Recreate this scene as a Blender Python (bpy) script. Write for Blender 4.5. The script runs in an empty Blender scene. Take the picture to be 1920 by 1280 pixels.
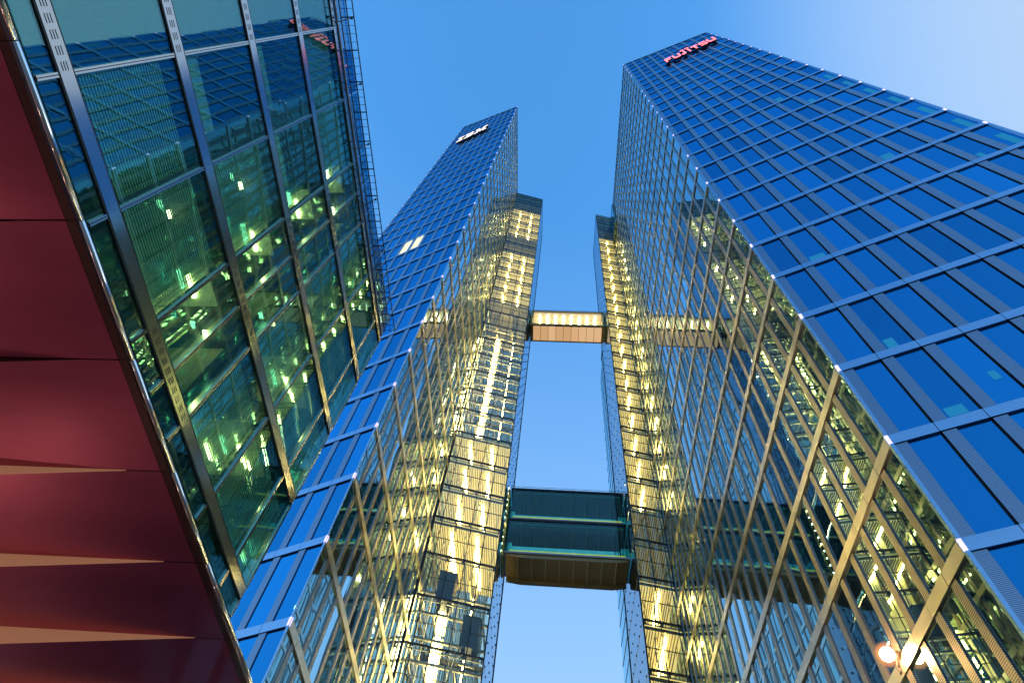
import bpy, bmesh, math, random
from mathutils import Vector, Matrix
random.seed(7)
R = math.radians
U = 3.85            # metres in one storey of the towers; plan and height figures below are in storeys
EYE = 1.6           # camera height above the plaza
sc = bpy.context.scene
C = sc.collection

# ------------------------------------------------------------------ camera
F_PX, PITCH, ROLL = 1186.034, 1.0562, 0.1617
cam_d = bpy.data.cameras.new('camera'); cam = bpy.data.objects.new('camera', cam_d); C.objects.link(cam)
fw = Vector((0, math.cos(PITCH), math.sin(PITCH))); up = Vector((0, -math.sin(PITCH), math.cos(PITCH))); rt = Vector((1, 0, 0))
r2 = rt * math.cos(ROLL) + up * math.sin(ROLL); u2 = -rt * math.sin(ROLL) + up * math.cos(ROLL)
M3 = Matrix((r2, u2, -fw)).transposed()
cam.matrix_world = Matrix.Translation((0, 0, EYE)) @ M3.to_4x4()
cam_d.sensor_width = 36.0; cam_d.lens = F_PX / 1920 * 36.0
cam_d.clip_start = 0.05; cam_d.clip_end = 4000
sc.camera = cam

# ------------------------------------------------------------------ sky, sun, exposure
SUN_AZ, SUN_EL = R(-10), R(6)
w = bpy.data.worlds.new('World'); sc.world = w; w.use_nodes = True
nt = w.node_tree; N = nt.nodes; L = nt.links
bg = N['Background']; bg.inputs[1].default_value = 0.12
sky = N.new('ShaderNodeTexSky'); sky.sky_type = 'NISHITA'; sky.sun_disc = False
sky.sun_elevation = SUN_EL; sky.sun_rotation = math.pi / 2 - SUN_AZ; sky.ozone_density = 4.2; sky.air_density = 1.0; sky.dust_density = 0.6
tc = N.new('ShaderNodeTexCoord')
sep = N.new('ShaderNodeSeparateXYZ'); L.new(tc.outputs['Generated'], sep.inputs[0])
mr = N.new('ShaderNodeMapRange'); mr.inputs[1].default_value = 0.95; mr.inputs[2].default_value = 0.45; mr.inputs[3].default_value = 0; mr.inputs[4].default_value = 0.67
L.new(sep.outputs[2], mr.inputs[0])
dt = N.new('ShaderNodeVectorMath'); dt.operation = 'DOT_PRODUCT'
gl = Vector((math.cos(R(-18)) * math.cos(R(38)), math.sin(R(-18)) * math.cos(R(38)), math.sin(R(38))))
dt.inputs[1].default_value = gl; L.new(tc.outputs['Generated'], dt.inputs[0])
mg = N.new('ShaderNodeMapRange'); mg.interpolation_type = 'SMOOTHSTEP'
mg.inputs[1].default_value = 0.72; mg.inputs[2].default_value = 0.98; mg.inputs[3].default_value = 0; mg.inputs[4].default_value = 1.0
L.new(dt.outputs['Value'], mg.inputs[0])
mx = N.new('ShaderNodeMath'); mx.operation = 'MAXIMUM'; L.new(mr.outputs[0], mx.inputs[0]); L.new(mg.outputs[0], mx.inputs[1])
mix = N.new('ShaderNodeMix'); mix.data_type = 'RGBA'
L.new(mx.outputs[0], mix.inputs[0]); 
grade = N.new('ShaderNodeVectorMath'); grade.operation = 'MULTIPLY'; grade.inputs[1].default_value = (0.85, 1.2, 1.20)   # deep blue-hour air
L.new(sky.outputs[0], grade.inputs[0]); L.new(grade.outputs[0], mix.inputs[6])
mix.inputs[7].default_value = (0.62, 0.84, 1.13, 1)
L.new(mix.outputs[2], bg.inputs[0])
sun_d = bpy.data.lights.new('sun', 'SUN'); sun_d.energy = 0.04; sun_d.angle = R(10); sun_d.color = (1, 0.9, 0.8)
sun = bpy.data.objects.new('sun', sun_d); C.objects.link(sun)
sd = Vector((math.cos(SUN_AZ) * math.cos(SUN_EL), math.sin(SUN_AZ) * math.cos(SUN_EL), math.sin(SUN_EL)))
sun.rotation_euler = sd.to_track_quat('Z', 'Y').to_euler()
sc.view_settings.view_transform = 'Standard'; sc.view_settings.look = 'None'; sc.view_settings.gamma = 1.0
sc.view_settings.exposure = 2.75
E = 2 ** -2.75      # emitters are given in picture units and divided by the exposure
cy = sc.cycles
cy.use_denoising = True; cy.max_bounces = 9; cy.glossy_bounces = 6; cy.diffuse_bounces = 3; cy.transmission_bounces = 4
cy.transparent_max_bounces = 28; cy.caustics_reflective = False; cy.caustics_refractive = False
cy.sample_clamp_indirect = 1.5; cy.sample_clamp_direct = 0

# ------------------------------------------------------------------ materials
def mat(name):
    m = bpy.data.materials.new(name); m.use_nodes = True
    return m, m.node_tree.nodes, m.node_tree.links
def noise_var(N, L, base, amt, scale, coord='Object', stretch=None):
    tc = N.new('ShaderNodeTexCoord'); nz = N.new('ShaderNodeTexNoise'); nz.inputs['Scale'].default_value = scale
    nz.inputs['Detail'].default_value = 4
    src = tc.outputs[coord]
    if stretch:
        mp = N.new('ShaderNodeMapping'); mp.inputs['Scale'].default_value = stretch; L.new(src, mp.inputs[0]); src = mp.outputs[0]
    L.new(src, nz.inputs['Vector'])
    rp = N.new('ShaderNodeMix'); rp.data_type = 'RGBA'
    rp.inputs[6].default_value = tuple(c * (1 - amt) for c in base[:3]) + (1,)
    rp.inputs[7].default_value = tuple(min(1, c * (1 + amt)) for c in base[:3]) + (1,)
    L.new(nz.outputs[0], rp.inputs[0])
    return rp.outputs[2], nz.outputs[0]
def principled(name, col, metal=0.0, rough=0.5, var=0.12, scale=0.8, stretch=None, bump=0.0, spec=0.5, rvar=0.05):
    m, N, L = mat(name); b = N['Principled BSDF']
    o, nz = noise_var(N, L, col, var, scale, stretch=stretch)
    L.new(o, b.inputs['Base Color']); b.inputs['Metallic'].default_value = metal
    b.inputs['Specular IOR Level'].default_value = spec
    mr = N.new('ShaderNodeMapRange'); mr.inputs[3].default_value = max(0.02, rough - rvar); mr.inputs[4].default_value = rough + rvar
    L.new(nz, mr.inputs[0]); L.new(mr.outputs[0], b.inputs['Roughness'])
    if bump:
        bp = N.new('ShaderNodeBump'); bp.inputs['Distance'].default_value = bump; bp.inputs['Strength'].default_value = 1
        L.new(nz, bp.inputs['Height']); L.new(bp.outputs[0], b.inputs['Normal'])
    return m
def emis(name, col, s):
    m, N, L = mat(name); N.remove(N['Principled BSDF'])
    e = N.new('ShaderNodeEmission'); e.inputs[0].default_value = tuple(col) + (1,); e.inputs[1].default_value = s * E
    L.new(e.outputs[0], N['Material Output'].inputs[0]); return m
def mirror_glass(name, tint, edge, wave=0.01, wscale=0.3, rough=0.0, body=(0.004, 0.01, 0.02)):
    """coated facade glass: tinted mirror whose reflection whitens at grazing angles, slightly wavy"""
    m, N, L = mat(name); b = N['Principled BSDF']
    tc = N.new('ShaderNodeTexCoord'); nz = N.new('ShaderNodeTexNoise'); nz.inputs['Scale'].default_value = wscale; nz.inputs['Detail'].default_value = 1.0
    L.new(tc.outputs['Object'], nz.inputs['Vector'])
    bp = N.new('ShaderNodeBump'); bp.inputs['Strength'].default_value = 1; bp.inputs['Distance'].default_value = wave; L.new(nz.outputs[0], bp.inputs['Height'])
    gl = N.new('ShaderNodeBsdfGlossy'); gl.inputs['Roughness'].default_value = rough; L.new(bp.outputs[0], gl.inputs['Normal'])
    lw = N.new('ShaderNodeLayerWeight'); lw.inputs[0].default_value = 0.35
    mc = N.new('ShaderNodeMix'); mc.data_type = 'RGBA'; L.new(lw.outputs['Facing'], mc.inputs[0])
    mc.inputs[6].default_value = tuple(tint) + (1,); mc.inputs[7].default_value = tuple(edge) + (1,)
    at = N.new('ShaderNodeAttribute'); at.attribute_name = 'pane'
    pm = N.new('ShaderNodeMapRange'); pm.inputs[3].default_value = 0.80; pm.inputs[4].default_value = 1.12; L.new(at.outputs['Fac'], pm.inputs[0])
    vs = N.new('ShaderNodeVectorMath'); vs.operation = 'SCALE'; L.new(mc.outputs[2], vs.inputs[0]); L.new(pm.outputs[0], vs.inputs['Scale'])
    L.new(vs.outputs[0], gl.inputs['Color'])
    b.inputs['Base Color'].default_value = tuple(body) + (1,); b.inputs['Roughness'].default_value = 0.3; b.inputs['Specular IOR Level'].default_value = 0.0
    ad = N.new('ShaderNodeAddShader'); L.new(gl.outputs[0], ad.inputs[0]); L.new(b.outputs[0], ad.inputs[1])
    L.new(ad.outputs[0], N['Material Output'].inputs[0]); return m
def clear_glass(name, trans, refl, f0=0.06, f1=0.9, wave=0.0, wscale=0.5, blend=0.3, lean=None):
    m, N, L = mat(name); N.remove(N['Principled BSDF'])
    t = N.new('ShaderNodeBsdfTransparent'); t.inputs[0].default_value = tuple(trans) + (1,)
    g = N.new('ShaderNodeBsdfGlossy'); g.inputs['Roughness'].default_value = 0.0; g.inputs['Color'].default_value = tuple(refl) + (1,)
    lw = N.new('ShaderNodeLayerWeight'); lw.inputs[0].default_value = blend
    if wave:
        tc = N.new('ShaderNodeTexCoord'); nz = N.new('ShaderNodeTexNoise'); nz.inputs['Scale'].default_value = wscale; nz.inputs['Detail'].default_value = 2
        L.new(tc.outputs['Object'], nz.inputs['Vector'])
        bp = N.new('ShaderNodeBump'); bp.inputs['Distance'].default_value = wave; L.new(nz.outputs[0], bp.inputs['Height'])
        nout = bp.outputs[0]
        if lean:        # panes bow a little along the facade
            va = N.new('ShaderNodeVectorMath'); va.operation = 'ADD'; va.inputs[1].default_value = lean; L.new(nout, va.inputs[0])
            vn = N.new('ShaderNodeVectorMath'); vn.operation = 'NORMALIZE'; L.new(va.outputs[0], vn.inputs[0]); nout = vn.outputs[0]
        L.new(nout, g.inputs['Normal'])
    mr = N.new('ShaderNodeMapRange'); mr.inputs[3].default_value = f0; mr.inputs[4].default_value = f1; L.new(lw.outputs['Fresnel'], mr.inputs[0])
    mx = N.new('ShaderNodeMixShader'); L.new(mr.outputs[0], mx.inputs[0]); L.new(t.outputs[0], mx.inputs[1]); L.new(g.outputs[0], mx.inputs[2])
    L.new(mx.outputs[0], N['Material Output'].inputs[0]); return m
def ribbed(name, c0, c1, period, rough=0.4, metal=0.5, axis=2, duty=0.5):
    """fine horizontal slats, spaced in metres along an axis"""
    m, N, L = mat(name); b = N['Principled BSDF']
    tc = N.new('ShaderNodeTexCoord'); sp = N.new('ShaderNodeSeparateXYZ'); L.new(tc.outputs['Object'], sp.inputs[0])
    dv = N.new('ShaderNodeMath'); dv.operation = 'DIVIDE'; dv.inputs[1].default_value = period; L.new(sp.outputs[axis], dv.inputs[0])
    fr = N.new('ShaderNodeMath'); fr.operation = 'FRACT'; L.new(dv.outputs[0], fr.inputs[0])
    gt = N.new('ShaderNodeMath'); gt.operation = 'GREATER_THAN'; gt.inputs[1].default_value = duty; L.new(fr.outputs[0], gt.inputs[0])
    mx = N.new('ShaderNodeMix'); mx.data_type = 'RGBA'; L.new(gt.outputs[0], mx.inputs[0])
    mx.inputs[6].default_value = tuple(c0) + (1,); mx.inputs[7].default_value = tuple(c1) + (1,)
    L.new(mx.outputs[2], b.inputs['Base Color']); b.inputs['Metallic'].default_value = metal; b.inputs['Roughness'].default_value = rough
    return m
M = {}
M['glass_front'] = mirror_glass('tower front glass', (0.004, 0.145, 0.38), (0.04, 0.40, 0.70), wave=0.004, wscale=0.25)
M['glass_inner'] = mirror_glass('tower inner glass', (0.40, 0.52, 0.42), (0.54, 0.82, 0.94), wave=0.016, wscale=0.20)
M['band_f'] = principled('brushed aluminium fascia', (0.66, 0.60, 0.52), 1.0, 0.30, 0.22, 0.9, stretch=(1, 1, 4))  # inner-face copy of the facade metal, gold reflection put into its colour
M['louvre'] = ribbed('louvre slats', (0.44, 0.39, 0.35), (0.16, 0.14, 0.13), 0.055, 0.28, 0.9)  # inner slats, warm reflected light mixed into the metal tone
M['louvre_front'] = ribbed('louvre slats tinted by sky reflection', (0.27, 0.38, 0.50), (0.10, 0.14, 0.20), 0.045, 0.30, 0.9)  # front copy of the slats, blue sky reflection put into the colour
M['band_front'] = principled('fascia tinted by sky reflection', (0.24, 0.42, 0.60), 1.0, 0.28, 0.10, 0.5, stretch=(1, 1, 4))  # same fascia metal as the inner face, reflected sky painted in
M['core'] = principled('dark facade backing', (0.012, 0.016, 0.022), 0, 0.6)
M['lit_window'] = emis('lit office window', (1.0, 0.95, 0.72), 1.1)
M['blind_window'] = emis('window with lights on behind a blind', (0.02, 0.26, 0.58), 0.85)
M['node_light'] = emis('corner light', (0.66, 0.56, 1.0), 1.9)
M['steel_dark'] = principled('dark painted steel', (0.03, 0.034, 0.038), 0.4, 0.45)
M['steel_white'] = principled('white painted steel', (0.72, 0.72, 0.68), 0.0, 0.4, 0.06)
M['steel_mid'] = principled('grey steel', (0.30, 0.30, 0.30), 0.6, 0.4)
M['gasket'] = principled('khaki rubber gasket', (0.42, 0.37, 0.12), 0, 0.6, 0.2, 2.0)
M['shaft_glass'] = clear_glass('clear lift shaft glass', (0.95, 0.96, 0.83), (0.85, 0.95, 1.0), 0.02, 0.16)
M['shaft_side'] = clear_glass('lift shaft side glass', (0.45, 0.62, 0.80), (0.80, 0.92, 1.0), 0.25, 0.98, wave=0.004, wscale=0.8)
def self_glow(name, col, e, ecol):  # surface colour plus an emission of its own
    m = principled(name, col, 0, 0.55, 0.10, 1.5); b = m.node_tree.nodes['Principled BSDF']
    b.inputs['Emission Color'].default_value = tuple(ecol) + (1,); b.inputs['Emission Strength'].default_value = e * E
    return m
M['glow'] = self_glow('cream ceiling with added glow', (0.74, 0.66, 0.40), 0.84, (1.0, 0.80, 0.32))  # ceiling given its own glow where the tubes light it too little
M['glow_dim'] = self_glow('ceiling with faint added glow', (0.50, 0.46, 0.30), 0.16, (0.95, 0.80, 0.36))  # weak glow painted on ceilings of the floors without tubes
M['riser'] = self_glow('soffit riser with added glow', (0.70, 0.38, 0.24), 0.21, (1.0, 0.42, 0.22))  # riser faces glow by themselves in place of lamplight
M['glow_bridge'] = self_glow('bridge ceiling with added glow', (0.74, 0.66, 0.50), 0.60, (1.0, 0.68, 0.34))  # bridge ceiling glows by itself, on top of its tubes
M['bronze'] = principled('bronze anodised trim', (0.16, 0.12, 0.05), 0.2, 0.5)
M['cream'] = principled('cream ceiling', (0.74, 0.66, 0.40), 0, 0.55, 0.10, 1.5)
M['grey_panel'] = principled('dark ceiling panel', (0.12, 0.14, 0.14), 0, 0.5)
M['tube_warm'] = emis('warm linear light', (1.0, 0.75, 0.30), 75.0)
M['tube_white'] = emis('bridge ceiling light', (1.0, 0.80, 0.50), 40.0)
M['tube_green'] = emis('green neon tube', (0.45, 1.0, 0.08), 2.5)
M['lift_blue'] = principled('dark blue lift car', (0.02, 0.05, 0.12), 0.3, 0.35)
M['bridge_glass'] = clear_glass('bridge side glass', (0.58, 0.86, 0.78), (0.75, 0.9, 1.0), 0.02, 0.10)
M['bridge_ceiling'] = principled('bridge ceiling', (0.22, 0.25, 0.24), 0, 0.6)
M['bridge_rib'] = principled('pale bridge rib', (0.88, 0.88, 0.62), 0, 0.5)
M['bridge_brown'] = principled('bronze soffit plates', (0.50, 0.36, 0.16), 0.0, 0.45, 0.15, 1.0)
M['bridge_glow'] = emis('underside panel with painted glow', (1.0, 0.60, 0.30), 0.70)  # glow painted on the bridge underside in place of uplights
M['bridge_glow_b'] = emis('underside panel with painted glow', (1.0, 0.58, 0.28), 0.64)
M['bridge_glow_c'] = emis('underside panel with painted glow', (1.0, 0.62, 0.33), 0.74)
M['bridge_glow_wall'] = emis('bridge back wall with added glow', (1.0, 0.74, 0.42), 0.75)  # wall emits light itself instead of receiving it from the tubes
M['yellow_strip'] = emis('yellow lit sill', (0.75, 0.62, 0.02), 1.0)
M['soffit'] = principled('red anodised soffit', (0.41, 0.075, 0.15), 0.72, 0.40, 0.34, 0.30, stretch=(0.25, 3.2, 1), rvar=0.10)
M['chrome'] = principled('polished steel edge', (0.78, 0.74, 0.74), 1.0, 0.16, 0.05, 1.0, rvar=0.03)
M['brown_trim'] = principled('brown edge trim', (0.10, 0.035, 0.03), 0.5, 0.4)
M['band_l'] = principled('satin steel band', (0.60, 0.58, 0.54), 1.0, 0.14, 0.10, 0.35, bump=0.012, rvar=0.04)
M['slot'] = principled('vent slot', (0.01, 0.01, 0.012), 0, 0.6)
M['green_glass'] = clear_glass('green tinted office glass', (0.66, 0.86, 0.74), (0.46, 0.88, 0.96), 0.17, 0.48, wave=0.008, wscale=0.22, blend=0.28, lean=(math.cos(R(80.5)) * 0.055, math.sin(R(80.5)) * 0.055, 0))
M['parapet_glass'] = clear_glass('blue parapet glass', (0.45, 0.80, 0.95), (0.5, 0.85, 0.95), 0.2, 0.9)
M['blind'] = self_glow('venetian slat with added glow', (0.62, 0.88, 0.84), 0.055, (0.45, 1.0, 0.72))  # slats carry a faint glow for room light coming from behind
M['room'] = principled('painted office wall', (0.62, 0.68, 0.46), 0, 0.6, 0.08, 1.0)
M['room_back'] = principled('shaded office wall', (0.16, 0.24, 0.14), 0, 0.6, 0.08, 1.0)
M['panel_glow'] = self_glow('office ceiling with added glow', (0.62, 0.70, 0.42), 0.30, (0.85, 1.0, 0.48))  # glow put on the ceiling panel to brighten the open rooms
M['room_dark'] = principled('dim office ceiling', (0.10, 0.11, 0.10), 0, 0.6)
M['office_light'] = emis('office ceiling light', (1.0, 0.90, 0.45), 26.0)
M['sign_red'] = emis('red lit letter face', (1.0, 0.16, 0.20), 3.6)
M['sign_white'] = emis('white lit letter face', (1.0, 0.90, 0.92), 1.6)
M['sign_dark'] = principled('black letter side', (0.008, 0.004, 0.006), 0, 0.5)
M['lamp'] = emis('flood lamp lens', (1.0, 0.50, 0.20), 900.0)
M['soffit_fill'] = emis('added soffit glow', (1.0, 0.46, 0.40), 0.35)  # unseen warm panels added to light the red soffit
M['fill'] = emis('street lamp lens', (1.0, 0.60, 0.44), 125.0)  # emitter of the lamps added below the soffit

# ------------------------------------------------------------------ helpers
def tag(o, label=None, cat=None, group=None, kind=None):
    if label: o['label'] = label
    if cat: o['category'] = cat
    if group: o['group'] = group
    if kind: o['kind'] = kind
    return o
def thing(name, x, y, z, label, cat, group=None):
    """an Empty at the thing's base; x, y, z in storeys from the camera"""
    o = bpy.data.objects.new(name, None); C.objects.link(o); o.location = (x * U, y * U, z * U + EYE)
    o.empty_display_size = 0.5
    return tag(o, label, cat, group)
class Fr:
    """a vertical plane: origin P, direction d along it, t outward"""
    def __init__(s, P, ang, out):
        s.P = Vector((P[0], P[1])); s.d = Vector((math.cos(ang), math.sin(ang)))
        s.n = Vector((math.sin(ang), -math.cos(ang))) * out; s.ang = ang
    def at(s, a, t, z):
        p = s.P + s.d * a + s.n * t
        return Vector((p.x, p.y, z))
class MB:
    def __init__(s): s.v = []; s.f = []; s.m = []
    def hexa(s, pts, m=0):
        b = len(s.v); s.v += [Vector(p) for p in pts]
        for q in ((0, 3, 2, 1), (4, 5, 6, 7), (0, 1, 5, 4), (1, 2, 6, 5), (2, 3, 7, 6), (3, 0, 4, 7)):
            s.f.append(tuple(b + i for i in q)); s.m.append(m)
    def box(s, fr, a0, a1, t0, t1, z0, z1, m=0, z1b=None, z0b=None, jit=None):
        """z1b / z0b: top / bottom height at a1 when it slopes"""
        zb = z1 if z1b is None else z1b; zc = z0 if z0b is None else z0b
        j = jit or (0, 0, 0, 0)
        s.hexa([fr.at(a0, t0 + j[0], z0), fr.at(a1, t0 + j[1], zc), fr.at(a1, t1 + j[1], zc), fr.at(a0, t1 + j[0], z0),
                fr.at(a0, t0 + j[3], z1), fr.at(a1, t0 + j[2], zb), fr.at(a1, t1 + j[2], zb), fr.at(a0, t1 + j[3], z1)], m)
    def bar(s, p, q, r, m=0, n=8):
        p = Vector(p); q = Vector(q); ax = (q - p).normalized()
        a = ax.orthogonal().normalized(); b = ax.cross(a)
        k = len(s.v)
        for i in range(n):
            c = a * math.cos(2 * math.pi * i / n) * r + b * math.sin(2 * math.pi * i / n) * r
            s.v.append(p + c); s.v.append(q + c)
        for i in range(n):
            j = (i + 1) % n
            s.f.append((k + 2 * i, k + 2 * j, k + 2 * j + 1, k + 2 * i + 1)); s.m.append(m)
        s.f.append(tuple(k + 2 * i for i in reversed(range(n)))); s.m.append(m)
        s.f.append(tuple(k + 2 * i + 1 for i in range(n))); s.m.append(m)
    def build(s, name, mats, parent=None, root=None, kind=None, label=None):
        if not s.v: return None
        if not isinstance(mats, (list, tuple)): mats = [mats]
        base = (root or parent)
        off = Vector(base.location) if base else Vector((0, 0, 0))
        me = bpy.data.meshes.new(name)
        me.from_pydata([Vector((v.x * U, v.y * U, v.z * U + EYE)) - off for v in s.v], [], s.f)
        for x in mats: me.materials.append(M[x])
        me.polygons.foreach_set('material_index', s.m)
        if str(mats[0]).startswith('glass_'):     # every pane reflects a little more or less than the next
            at = me.attributes.new('pane', 'FLOAT', 'FACE'); at.data.foreach_set('value', [x for _ in range(len(s.f) // 6) for x in [random.random()] * 6])
        bm = bmesh.new(); bm.from_mesh(me); bmesh.ops.recalc_face_normals(bm, faces=bm.faces); bm.to_mesh(me); bm.free()
        me.update()
        o = bpy.data.objects.new(name, me); C.objects.link(o); o.parent = parent
        if kind: o['kind'] = kind
        if label: o['label'] = label
        return o
def px(p):
    d = Vector((p.x, p.y, p.z)); k = d.dot(fw)
    if k < 0.05: return None
    return (960 + F_PX * d.dot(r2) / k, 640 - F_PX * d.dot(u2) / k)
def shown(fr, a0, a1, z0, z1):
    """how large a facade cell shows in the photograph, in pixels, 0 when outside the frame"""
    q = [px(fr.at(a, 0, z)) for a, z in ((a0, z0), (a1, z0), (a1, z1), (a0, z1))]
    if any(p is None for p in q): return 0
    c = (sum(p[0] for p in q) / 4, sum(p[1] for p in q) / 4)
    if not (-60 < c[0] < 1980 and -60 < c[1] < 1340): return 0
    return abs(sum(q[i][0] * q[(i + 1) % 4][1] - q[(i + 1) % 4][0] * q[i][1] for i in range(4))) / 2
def rest_and_best(cells, name, mats, root, best=100):
    """cells: [(size, MB)]: the largest as parts of their own, the others in one part"""
    cells.sort(key=lambda c: -c[0])
    for s_, mb in cells[:best]: mb.build(name, mats, root)
    r = MB()
    for s_, mb in cells[best:]:
        b = len(r.v); r.v += mb.v; r.f += [tuple(b + i for i in f) for f in mb.f]; r.m += mb.m
    r.build(name, mats, root, kind='stuff')

# ------------------------------------------------------------------ the two office towers
GZ = -EYE / U
def tower(name, label, P, a_front, a_inner, out_front, out_inner, H, W, slope_f, slope_i, LEN, nf, wi, lay_f, lay_i, mats, special):
    root = thing(name, P[0], P[1], GZ, label, 'office tower')
    ff = Fr(P, a_front, out_front); fi = Fr(P, a_inner, out_inner)
    wf = W / nf; ni = int(LEN / wi); LEN = ni * wi
    top = lambda sf, si: H + slope_f * sf + slope_i * si
    # dark body behind the glass
    ins = 0.035
    def plan(sf, si):
        p = ff.P + ff.d * sf + fi.d * si; return p
    mb = MB(); pts = []
    for z in (0, 1):
        for sf, si in ((ins, ins), (W - ins, ins), (W - ins, LEN), (ins, LEN)):
            p = plan(sf, si); pts.append(Vector((p.x, p.y, GZ if z == 0 else top(sf, si) - 0.03)))
    mb.hexa(pts); mb.build('wall', 'core', root)
    wins, louv, special_cells = [], [], []
    kmax = int(H - GZ); kmin = int(math.floor(min(0, -slope_f * W))) if slope_f > 0 else 0
    bands = {}
    for face, fr, n, wd, lay, tp, gm in (('f', ff, nf, wf, lay_f, lambda s: top(s, 0), mats[0]), ('i', fi, ni, wi, lay_i, lambda s: top(0, s), mats[1])):
        for k in range(kmin, kmax + 1):
            zn = H - k
            bmb = bands.setdefault((face, k), MB())
            for i in range(n):
                a0 = i * wd; a1 = a0 + wd
                zt0, zt1 = tp(a0) - 0.02, tp(a1) - 0.02
                if zn - 0.05 < min(zt0, zt1) - 0.02:
                    z1 = min(zn + 0.05, zt0); z1b = min(zn + 0.05, zt1)
                    bmb.box(fr, a0 + 0.0025, a1 - 0.0025, -0.02, 0.008, zn - 0.05, z1, z1b=z1b)
                z0 = zn - 1 + 0.055; z1 = zn - 0.055
                if min(zt0, zt1) < z0 + 0.05 or z0 < GZ: continue
                for kind, (b0, b1) in lay.items():
                    c0, c1 = a0 + b0, a0 + b1
                    y1, y1b = min(z1, tp(c0) - 0.02), min(z1, tp(c1) - 0.02)
                    mb = MB()
                    if kind == 'win':
                        j = [random.uniform(-1, 1) * 0.0007 for _ in range(4)]
                        mb.box(fr, c0, c1, -0.02, -0.012, z0, y1, z1b=y1b, jit=j)
                        if (face, i, k) in special: special_cells.append((mb, special[(face, i, k)], fr, c0, c1, z0, y1))
                        else: wins.append((shown(fr, c0, c1, z0, y1), mb, gm))
                    else:
                        mb.box(fr, c0, c1, -0.02, 0.0, z0, y1, z1b=y1b)
                        louv.append((shown(fr, c0, c1, z0, y1), mb, 'louvre_front' if face == 'f' else 'louvre'))
    # windows: the hundred that show largest are parts, whatever face they are in
    wins.sort(key=lambda c: -c[0])
    for s_, mb, gm in wins[:100 - len(special_cells)]: mb.build('window', gm, root)
    for gm in set(mats):
        rest_and_best([(s_, mb) for s_, mb, g in wins[100 - len(special_cells):] if g == gm], 'window', gm, root, best=0)
    for mb, sp, fr, c0, c1, z0, z1 in special_cells:
        wdw = mb.build('window', mats[0] if sp[0] == 'patch' else sp[0], root, label=sp[1])
        if sp[0] == 'patch':
            q = MB(); u0, u1, v0, v1 = sp[2]
            q.box(fr, c0 + (c1 - c0) * u0, c0 + (c1 - c0) * u1, -0.0105, -0.0095, z0 + (z1 - z0) * v0, z0 + (z1 - z0) * v1)
            q.build('lit_blind', 'blind_window', wdw, root=root)
    louv.sort(key=lambda c: -c[0])
    for s_, mb, g in louv[:100]: mb.build('louvre_panel', g, root)
    for gm in ('louvre_front', 'louvre'): rest_and_best([(s_, mb) for s_, mb, g in louv[100:] if g == gm], 'louvre_panel', gm, root, best=0)
    for (face, k), mb in sorted(bands.items()):
        mb.build('floor_band', 'band_front' if face == 'f' else 'band_f', root)
    # corner post, coping and roof
    mb = MB(); mb.hexa([*(Vector((*(ff.P + ff.d * a + fi.d * b), GZ)) for a, b in ((-.012, -.012), (.012, -.012), (.012, .012), (-.012, .012))),
                        *(Vector((*(ff.P + ff.d * a + fi.d * b), H)) for a, b in ((-.012, -.012), (.012, -.012), (.012, .012), (-.012, .012)))])
    mb.build('corner_post', 'band_front', root)
    mb = MB(); mb.hexa([*(Vector((*(ff.P + ff.d * (W + a) + fi.d * b), GZ)) for a, b in ((-.012, -.012), (.012, -.012), (.012, .012), (-.012, .012))),
                        *(Vector((*(ff.P + ff.d * (W + a) + fi.d * b), top(W, 0))) for a, b in ((-.012, -.012), (.012, -.012), (.012, .012), (-.012, .012)))])
    mb.build('corner_post', 'band_front', root)
    mb = MB()
    mb.box(ff, -0.012, W + 0.012, -0.06, 0.012, top(0, 0) - 0.02, top(0, 0) + 0.03, z1b=top(W, 0) + 0.03, z0b=top(W, 0) - 0.02)
    mb.box(fi, 0.013, LEN, -0.06, 0.012, top(0, 0) - 0.02, top(0, 0) + 0.03, z1b=top(0, LEN) + 0.03, z0b=top(0, LEN) - 0.02)
    mb.build('roof_coping', 'louvre_front', root)
    # small lights where the bands meet the corners
    for s0, sgn in ((0, 1), (W, -1)):
        for k in range(kmin, kmax):
            z = H - k
            if z > top(s0, 0) + 0.01: continue
            if (s0 == 0 and name == 'office_tower' and out_front > 0 and k in (5, 6, 7, 16)): continue
            p = ff.P + ff.d * s0
            mb = MB(); r_ = 0.0125
            mb.hexa([Vector((p.x + ff.d.x * a + ff.n.x * b, p.y + ff.d.y * a + ff.n.y * b, z + c)) for c in (-0.045, 0.045) for a, b in ((-r_, -r_), (r_, -r_), (r_, r_), (-r_, r_))])
            mb.build('corner_light', 'node_light', root)
    return root, ff, fi, top

AF, AI_ = -0.5815, 1.4354
F_P = (2.8335, 2.5135)
spF = {('f', 9, k): ('patch', 'window with a pale blue blind patch lit from inside', (0.35, 0.75, 0.02, 0.55)) for k in range(15, 24)}
for _ in range(14): spF[('f', random.randrange(1, 9), random.randrange(6, 27))] = ('patch', 'window with a blind drawn part way, faintly lit', (0.08, random.uniform(.4, .92), 0.02, random.uniform(.12, .4)))
spF.update({('f', 2, 25): ('patch', 'window showing one small lit square', (0.55, 0.8, 0.30, 0.42)), ('f', 2, 27): ('patch', 'window lit faintly low down', (0.2, 0.7, 0.0, 0.2)), ('f', 8, 21): ('patch', 'window showing one small lit square', (0.1, 0.4, 0.0, 0.2))})
rootF, FF, FI, topF = tower('office_tower', 'tall blue glass office tower on the right carrying a red lit sign near its roof',
    F_P, AF, AI_, 1, -1, 29.8915, 3.2335, -2 / 3.2335, -0.10, 14, 10, 0.291,
    {'louvre': (0.012, 0.102), 'win': (0.106, 0.318)}, {'win': (0.006, 0.206), 'louvre': (0.213, 0.287)}, ('glass_front', 'glass_inner'), spF)
BF, BI = 2.5683, 1.4112
I_P = (-1.6003, 5.3586)
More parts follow.
